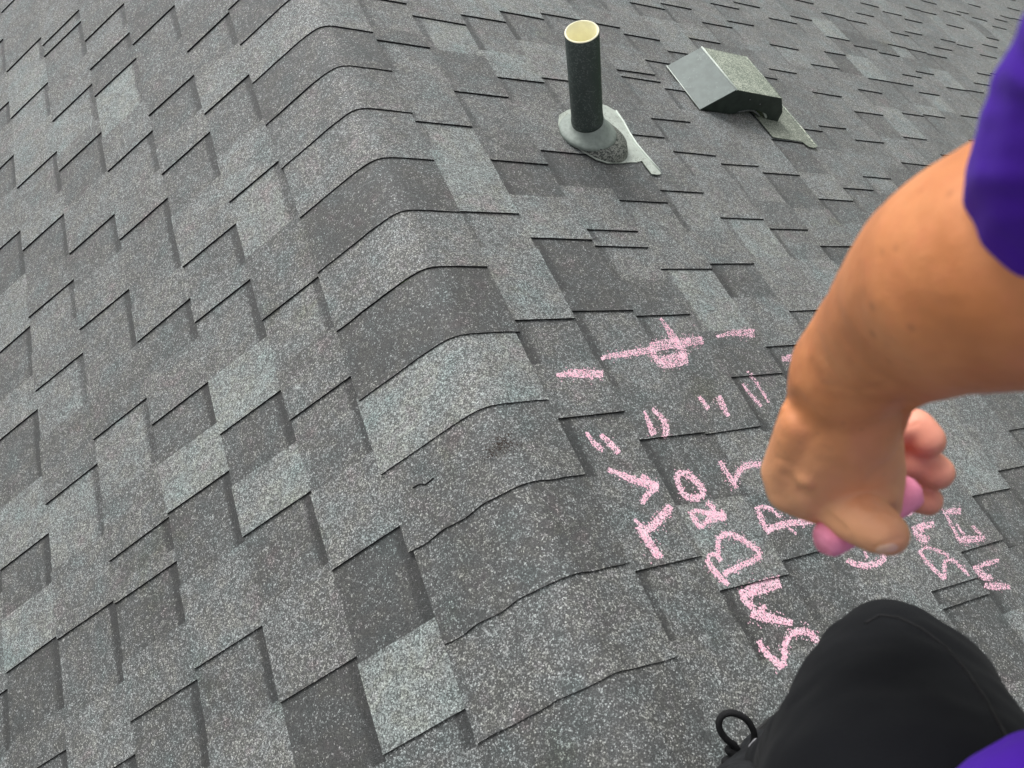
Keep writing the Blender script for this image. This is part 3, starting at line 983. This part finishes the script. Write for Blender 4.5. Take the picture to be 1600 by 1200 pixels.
arm = []
arm += arm_caps((1790, 170, .255, 150), (1700, 360, .310, 200), (1640, 395, .320, 212), (1590, 410, .325, 201), (1545, 425, .330, 190), (1505, 443, .335, 174), (1470, 465, .340, 156),
         (1435, 492, .345, 137), (1400, 520, .350, 118), (1365, 550, .356, 106), (1335, 582, .361, 98), (1318, 655, .372, 88))
arm += arm_caps((1290, 523, .356, 30), (1330, 570, .360, 60))                      # wrist bone
arm += arm_caps((1318, 655, .372, 86), (1272, 735, .388, 76))                       # back of the hand
arm += arm_caps((1318, 655, .372, 82), (1345, 735, .388, 66), (1350, 780, .388, 56))
arm += arm_caps((1262, 655, .370, 44), (1232, 738, .386, 42), (1236, 765, .388, 38))  # index knuckle
arm += arm_caps((1236, 765, .388, 38), (1275, 788, .390, 30), (1318, 808, .390, 24))  # index finger folded over the stick
arm += arm_caps((1300, 745, .384, 60), (1335, 790, .382, 48))
arm += arm_caps((1300, 690, .372, 26), (1262, 745, .374, 22))
arm += arm_caps((1352, 690, .374, 34), (1358, 765, .382, 44))
arm += arm_caps((1300, 770, .386, 46), (1338, 806, .377, 45), (1368, 824, .371, 40), (1386, 834, .368, 34))  # thumb laid across the stick
arm += arm_caps((1366, 645, .384, 34), (1380, 760, .392, 26))                       # heel of the palm to the fold
# three curled fingers reaching past the palm
arm += arm_caps((1345, 668, .400, 30), (1400, 664, .400, 29), (1430, 668, .400, 30), (1449, 688, .398, 28))
arm += arm_caps((1350, 725, .406, 30), (1410, 722, .406, 29), (1442, 724, .406, 30), (1462, 738, .404, 28))
arm += arm_caps((1350, 778, .412, 26), (1405, 774, .412, 25), (1432, 776, .412, 26), (1449, 782, .410, 24))
me = blob('body', arm, 0.0013, 14)

RELIEF = [  # polyline in the picture of the hand, half width in mm, depth in mm (negative: groove)
    ([(1236, 640), (1275, 676), (1330, 690), (1385, 672), (1412, 650)], 7.0, -3.4),
    ([(1228, 742), (1250, 764), (1290, 786)], 2.6, -0.6),
    ([(1275, 690), (1290, 730), (1320, 760)], 6.0, -0.5),
    ([(1250, 770), (1285, 798), (1320, 828)], 2.4, -0.9),
    ([(1352, 788), (1378, 792), (1402, 798)], 2.4, -1.1),
    ([(1330, 700), (1345, 745), (1356, 785)], 5.0, 1.0),
    ([(1352, 818), (1366, 812), (1376, 800)], 1.0, -0.4),
    ([(1366, 856), (1388, 847), (1410, 840)], 1.0, -0.5),
    ([(1214, 716), (1230, 722), (1240, 728)], 1.2, -0.4),
    ([(1290, 600), (1335, 612), (1390, 600)], 1.5, -0.35),
    ([(1420, 668), (1436, 662)], 1.2, -0.4),
    ([(1430, 716), (1448, 712)], 1.2, -0.4),
]
new = []
for v in me.vertices:
    co, nn = v.co, v.normal
    p = project(co)
    d = 0.0
    if p and nn.dot((CAM_C - co).normalized()) > 0.05 and p[1] > 560:
        mm = (CAM_C - co).length / F * 1000
        for line, hw, dep in RELIEF:
            best = 1e9
            for (x0, y0), (x1, y1) in zip(line, line[1:]):
                lx, ly = x1 - x0, y1 - y0
                t = max(0, min(1, ((p[0] - x0) * lx + (p[1] - y0) * ly) / (lx * lx + ly * ly)))
                best = min(best, math.hypot(p[0] - x0 - lx * t, p[1] - y0 - ly * t))
            q = best * mm / hw
            if q < 3: d += dep * math.exp(-q * q) * .001
    d += noise.noise(co * 60) * .00045 + noise.noise(co * 170) * .00022
    q = co + nn * d
    new += [q.x, q.y, q.z]
me.vertices.foreach_set('co', new)
me.update()
tips = [at(x, y, reach(d)) for x, y, d in ((1449, 690, .396), (1462, 738, .402), (1449, 780, .408), (1425, 672, .398), (1430, 718, .404), (1420, 774, .41))]
pk = me.attributes.new('pinkness', 'FLOAT', 'POINT')
vals = []
for v in me.vertices:
    d = min((v.co - t).length for t in tips)
    vals.append(max(0.0, min(1.0, (0.029 - d) / 0.017)) * 0.9)
pk.data.foreach_set('value', vals)
pa = me.attributes.new('pale', 'FLOAT', 'POINT')
wrist, fist = at(1335, 582, reach(.361)), at(1330, 770, reach(.388))
ax_ = (fist - wrist)
pa.data.foreach_set('value', [max(0.0, min(1.0, (v.co - wrist).dot(ax_) / ax_.length_squared * 1.3 - 0.1)) for v in me.vertices])
body = put(new_obj('arm_and_hand', me, (M_SKIN,)), person)
# thumb nail, laid on the skin


def on_surface(ob_me, pts, lift):
    from mathutils.bvhtree import BVHTree
    bv = BVHTree.FromPolygons([v.co for v in ob_me.vertices], [p.vertices for p in ob_me.polygons])
    out = []
    for p in pts:
        d = (p - CAM_C).normalized()
        h = bv.ray_cast(CAM_C, d)
        out.append(h[0] + h[1] * lift if h[0] is not None else None)
    return out


grid = [at(1386 + 17 * (i / 4 - 1) * math.sqrt(1 - .75 * (j / 3 - 1) ** 2), 856 + 6.5 * (j / 3 - 1) - 1.5 * (i / 4 - 1), .37) for i in range(9) for j in range(7)]
npt = on_surface(me, grid, .0005)
Fc = [q for q in ((i * 7 + j, (i + 1) * 7 + j, (i + 1) * 7 + j + 1, i * 7 + j + 1) for i in range(8) for j in range(6)) if all(npt[k] is not None for k in q)]
put(new_obj('thumbnail', mesh_from([p or CAM_C for p in npt], Fc, True), (M_NAIL,)), person)

# sleeve: tube of cloth, open at the hem, with soft wrinkles
ctrl = [(at(2150, -100, .165), .041), (at(1890, 40, .18), .0333), (at(1772, 172, .215), .0344), (at(1742, 268, .240), .0373), (at(1726, 342, .262), .0418)]
path, rad = [], []
for i in range(len(ctrl) - 1):
    for k in range(8):
        a = k / 8
        path.append(ctrl[i][0].lerp(ctrl[i + 1][0], a)); rad.append(ctrl[i][1] + (ctrl[i + 1][1] - ctrl[i][1]) * a)
path.append(ctrl[-1][0]); rad.append(ctrl[-1][1])
for _ in range(14):
    path = [path[0]] + [(path[i - 1] + path[i] * 2 + path[i + 1]) / 4 for i in range(1, len(path) - 1)] + [path[-1]]
    rad = [rad[0]] + [(rad[i - 1] + rad[i] * 2 + rad[i + 1]) / 4 for i in range(1, len(rad) - 1)] + [rad[-1]]
rings = []
SG = 120
for i, p in enumerate(path):
    t = (path[min(i + 1, len(path) - 1)] - path[max(i - 1, 0)]).normalized()
    x = t.cross(Vector((0, 0, 1))).normalized(); y = t.cross(x).normalized()
    rr = []
    for k in range(SG):
        w = 2 * math.pi * k / SG
        d = x * math.cos(w) + y * math.sin(w)
        q = p + d * rad[i]
        wr = noise.noise(Vector((math.cos(w) * 1.6, math.sin(w) * 1.6, i * 0.10))) * .0022 + noise.noise(Vector((math.cos(w) * 4, math.sin(w) * 4, i * .06 + 9))) * .0010
        rr.append(q + d * wr)
    rings.append(rr)
n = len(rings)
inner = []
for i in range(n - 1, max(n - 14, 0), -1):
    c = path[i]
    inner.append([c + (q - c) * 0.955 - (path[n - 1] - path[n - 2]).normalized() * (.0004 if i == n - 1 else 0) for q in rings[i]])
V, Fc = loft(rings + inner)
put(new_obj('sleeve', mesh_from(V, Fc, True), (M_SHIRT,)), person)
stitch = [p + (p - path[-4]).normalized() * .0002 for p in rings[-4]]
V, Fc = tube(stitch, .00045, 5, closed=True)
put(new_obj('hem_stitch', mesh_from(V, Fc, True), (M_SHIRT,)), person)
me = blob('shirt', [(at(2150, -100, .17), .041, CAM_C + CAM_R @ Vector((.46, .02, .16)), .09), (CAM_C + CAM_R @ Vector((.46, .02, .16)), .13, CAM_C + CAM_R @ Vector((.46, -.42, .10)), .15),
                    (at(1722, 1420, .345), .070, CAM_C + CAM_R @ Vector((.46, -.42, .10)), .15)], 0.006, 6)
crumple(me, 14, .007, 40, .0018)
put(new_obj('shirt', me, (M_SHIRT,)), person)

tu, tv = uv_on(1, 1262, 1150)
hu, hv = uv_on(1, 985, 1375)
fd = Vector((hu - tu, hv - tv)); fl_ = fd.length; fd.normalize(); sd = Vector((-fd.y, fd.x))


def foot(a, b, z):
    """a: metres back from the toe, b: sideways, z: height above the roof"""
    return sp(1, tu + fd.x * a + sd.x * b, tv + fd.y * a + sd.y * b, z + .0085)


# trousers: bent knee towards the picture, thigh coming back to the hip, shin down to the shoe
leg = C((1396, 1040, .600, 104), (1405, 1085, .575, 138), (1408, 1160, .540, 176), (1440, 1330, .470, 262), (1900, 1800, .42, 330))
leg += C((1440, 1082, .580, 118), (1450, 1170, .540, 150))
leg += [(at(1405, 1065, .61), .046, foot(.17, .0, .10), .040)]
me = blob('trousers', leg, 0.004, 5)
crumple(me, 16, .0045, 42, .0020)
put(new_obj('trousers', me, (M_TROUS,)), person)
# stitched side seam running over the knee
sm = [at(x, y, d) for x, y, d in ((1352, 975, .565), (1375, 962, .552), (1405, 966, .536), (1440, 983, .522), (1478, 1012, .508), (1510, 1048, .496), (1540, 1092, .485), (1572, 1150, .476), (1600, 1210, .47))]


fine = []
for a, b in zip(sm, sm[1:]):
    for k in range(5): fine.append(a.lerp(b, k / 5))
seam_pts = [p for p in on_surface(me, fine, 0.0002) if p is not None]
V, Fc = tube(seam_pts, .0013, 6)
put(new_obj('side_seam', mesh_from(V, Fc, True), (M_LACE,)), person)

# shoe standing on the shingles
up = [(foot(0, 0, .030), .032, foot(.05, 0, .036), .038), (foot(.05, -.012, .032), .035, foot(.05, .012, .032), .035), (foot(.05, 0, .036), .038, foot(.12, 0, .052), .040),
      (foot(.12, -.008, .036), .038, foot(.12, .008, .036), .038), (foot(.12, 0, .052), .040, foot(.22, 0, .065), .040), (foot(.12, 0, .034), .034, foot(.22, 0, .034), .033), (foot(.22, 0, .034), .033, foot(.22, 0, .09), .036)]
me = blob('shoe', up, 0.003, 4)
shoe_o = put(new_obj('shoe', me, (M_SHOE,)), person)
pl = [(-.028, 0), (-.022, .022), (0, .036), (.05, .046), (.12, .040), (.20, .034), (.245, .026), (.258, 0), (.245, -.026), (.20, -.034), (.12, -.040), (.05, -.046), (0, -.036), (-.022, -.022)]
V = [foot(a, b, 0.0) for a, b in pl] + [foot(a, b, .016) for a, b in pl]
n = len(pl)
Fc = [tuple(reversed(range(n))), tuple(range(n, 2 * n))] + [(i, (i + 1) % n, (i + 1) % n + n, i + n) for i in range(n)]
sole = put(new_obj('sole', mesh_from(V, Fc), (M_SOLE,)), person)
LD = -(CAM_R.transposed() @ (foot(.15, .045, .075) - CAM_C)).z
loop = [(1172, 1172), (1178, 1158), (1177, 1142), (1168, 1126), (1155, 1117), (1140, 1114), (1128, 1119), (1123, 1131), (1127, 1145), (1137, 1157), (1148, 1165), (1154, 1176)]
P_ = []
for i, (x, y) in enumerate(loop):
    P_.append(at(x, y, LD - .010 * math.sin(math.pi * i / (len(loop) - 1))))
sm_ = []
for i in range(len(P_) - 1):
    p0, p1, p2, p3 = P_[max(i - 1, 0)], P_[i], P_[i + 1], P_[min(i + 2, len(P_) - 1)]
    for k in range(4):
        t = k / 4
        sm_.append(0.5 * ((2 * p1) + (p2 - p0) * t + (2 * p0 - 5 * p1 + 4 * p2 - p3) * t * t + (3 * p1 - p0 - 3 * p2 + p3) * t ** 3))
sm_.append(P_[-1])
V, Fc = tube(sm_, .0040, 10)
put(new_obj('lace', mesh_from(V, Fc, True), (M_LACE,)), person)
knot = blob('k', [(at(1140, 1172, LD), .006, at(1158, 1184, LD), .007), (at(1150, 1188, LD), .0065, at(1135, 1190, LD), .006)], .0012, 2)
put(new_obj('lace_knot', knot, (M_LACE,)), person)
a_, b_ = at(1172, 1171, LD - .030), at(1185, 1156, LD - .030)
V, Fc = tube([a_, a_.lerp(b_, .15), a_.lerp(b_, .85), b_], [.0026, .0042, .0042, .0026], 10)
put(new_obj('eyelet_tab', mesh_from(V, Fc, True), (M_TAB,)), person)

# stick of chalk held through the fist
c0, c1 = at(1290, 845, reach(.382)), at(1421, 766, reach(.392))
ln = (c1 - c0)
pts = [c0 - ln.normalized() * .003, c0, c0.lerp(c1, .06), c0.lerp(c1, .5), c0.lerp(c1, .94), c1, c1 + ln.normalized() * .002]
V, Fc = tube(pts, [.0068, .0090, .0100, .0104, .0104, .0096, .0074], 32)
V = [p + (p - c0.lerp(c1, .5)).normalized() * (noise.noise(p * 190) * .0011) for p in V]
st = new_obj('chalk_stick', mesh_from(V, Fc, True), (M_STICK,))
tag(st, 'thick stick of bright pink chalk held in the fist above the writing', 'chalk')

# short crack in the same cap
V, Fc = tube([cap_point(uv_on(-1, x, y, .012)[1] * -1, uv_on(-1, x, y, .012)[0], .0118) for x, y in ((645, 762), (655, 756), (664, 757), (672, 751), (677, 746))], .0011, 6)
tag(new_obj('crack', mesh_from(V, Fc), (M_ASPH,), ridge))
# brown scuff on a ridge cap
V, Fc = [], []
for _ in range(170):
    x, y = rk.gauss(786, 12), rk.gauss(690, 8)
    u_, v_ = uv_on(1, x, y, 0.012)
    p = cap_point(v_, u_, .0148)
    r = rk.uniform(.0007, .0015)
    n = len(V)
    for q in range(4):
        w = 1.57 * q + rk.random()
        V.append(p + Vector((r * math.cos(w), r * math.sin(w), -.4 * r * math.cos(w) * 1 + .0009)))
    Fc.append((n, n + 1, n + 2, n + 3))
tag(new_obj('scuff', mesh_from(V, Fc), (M_SCUFF,), ridge), kind='stuff')

# ------------------------------------------------------------------ ground far below the roof
g = simple('lawn', (0.05, 0.08, 0.025), 0.95, 0.1, var=0.3, vscale=1.5)
gr = new_obj('ground', mesh_from([(-200, -200, -6), (200, -200, -6), (200, 200, -6), (-200, 200, -6)], [(0, 1, 2, 3)]), (g,))
tag(gr, kind='structure')
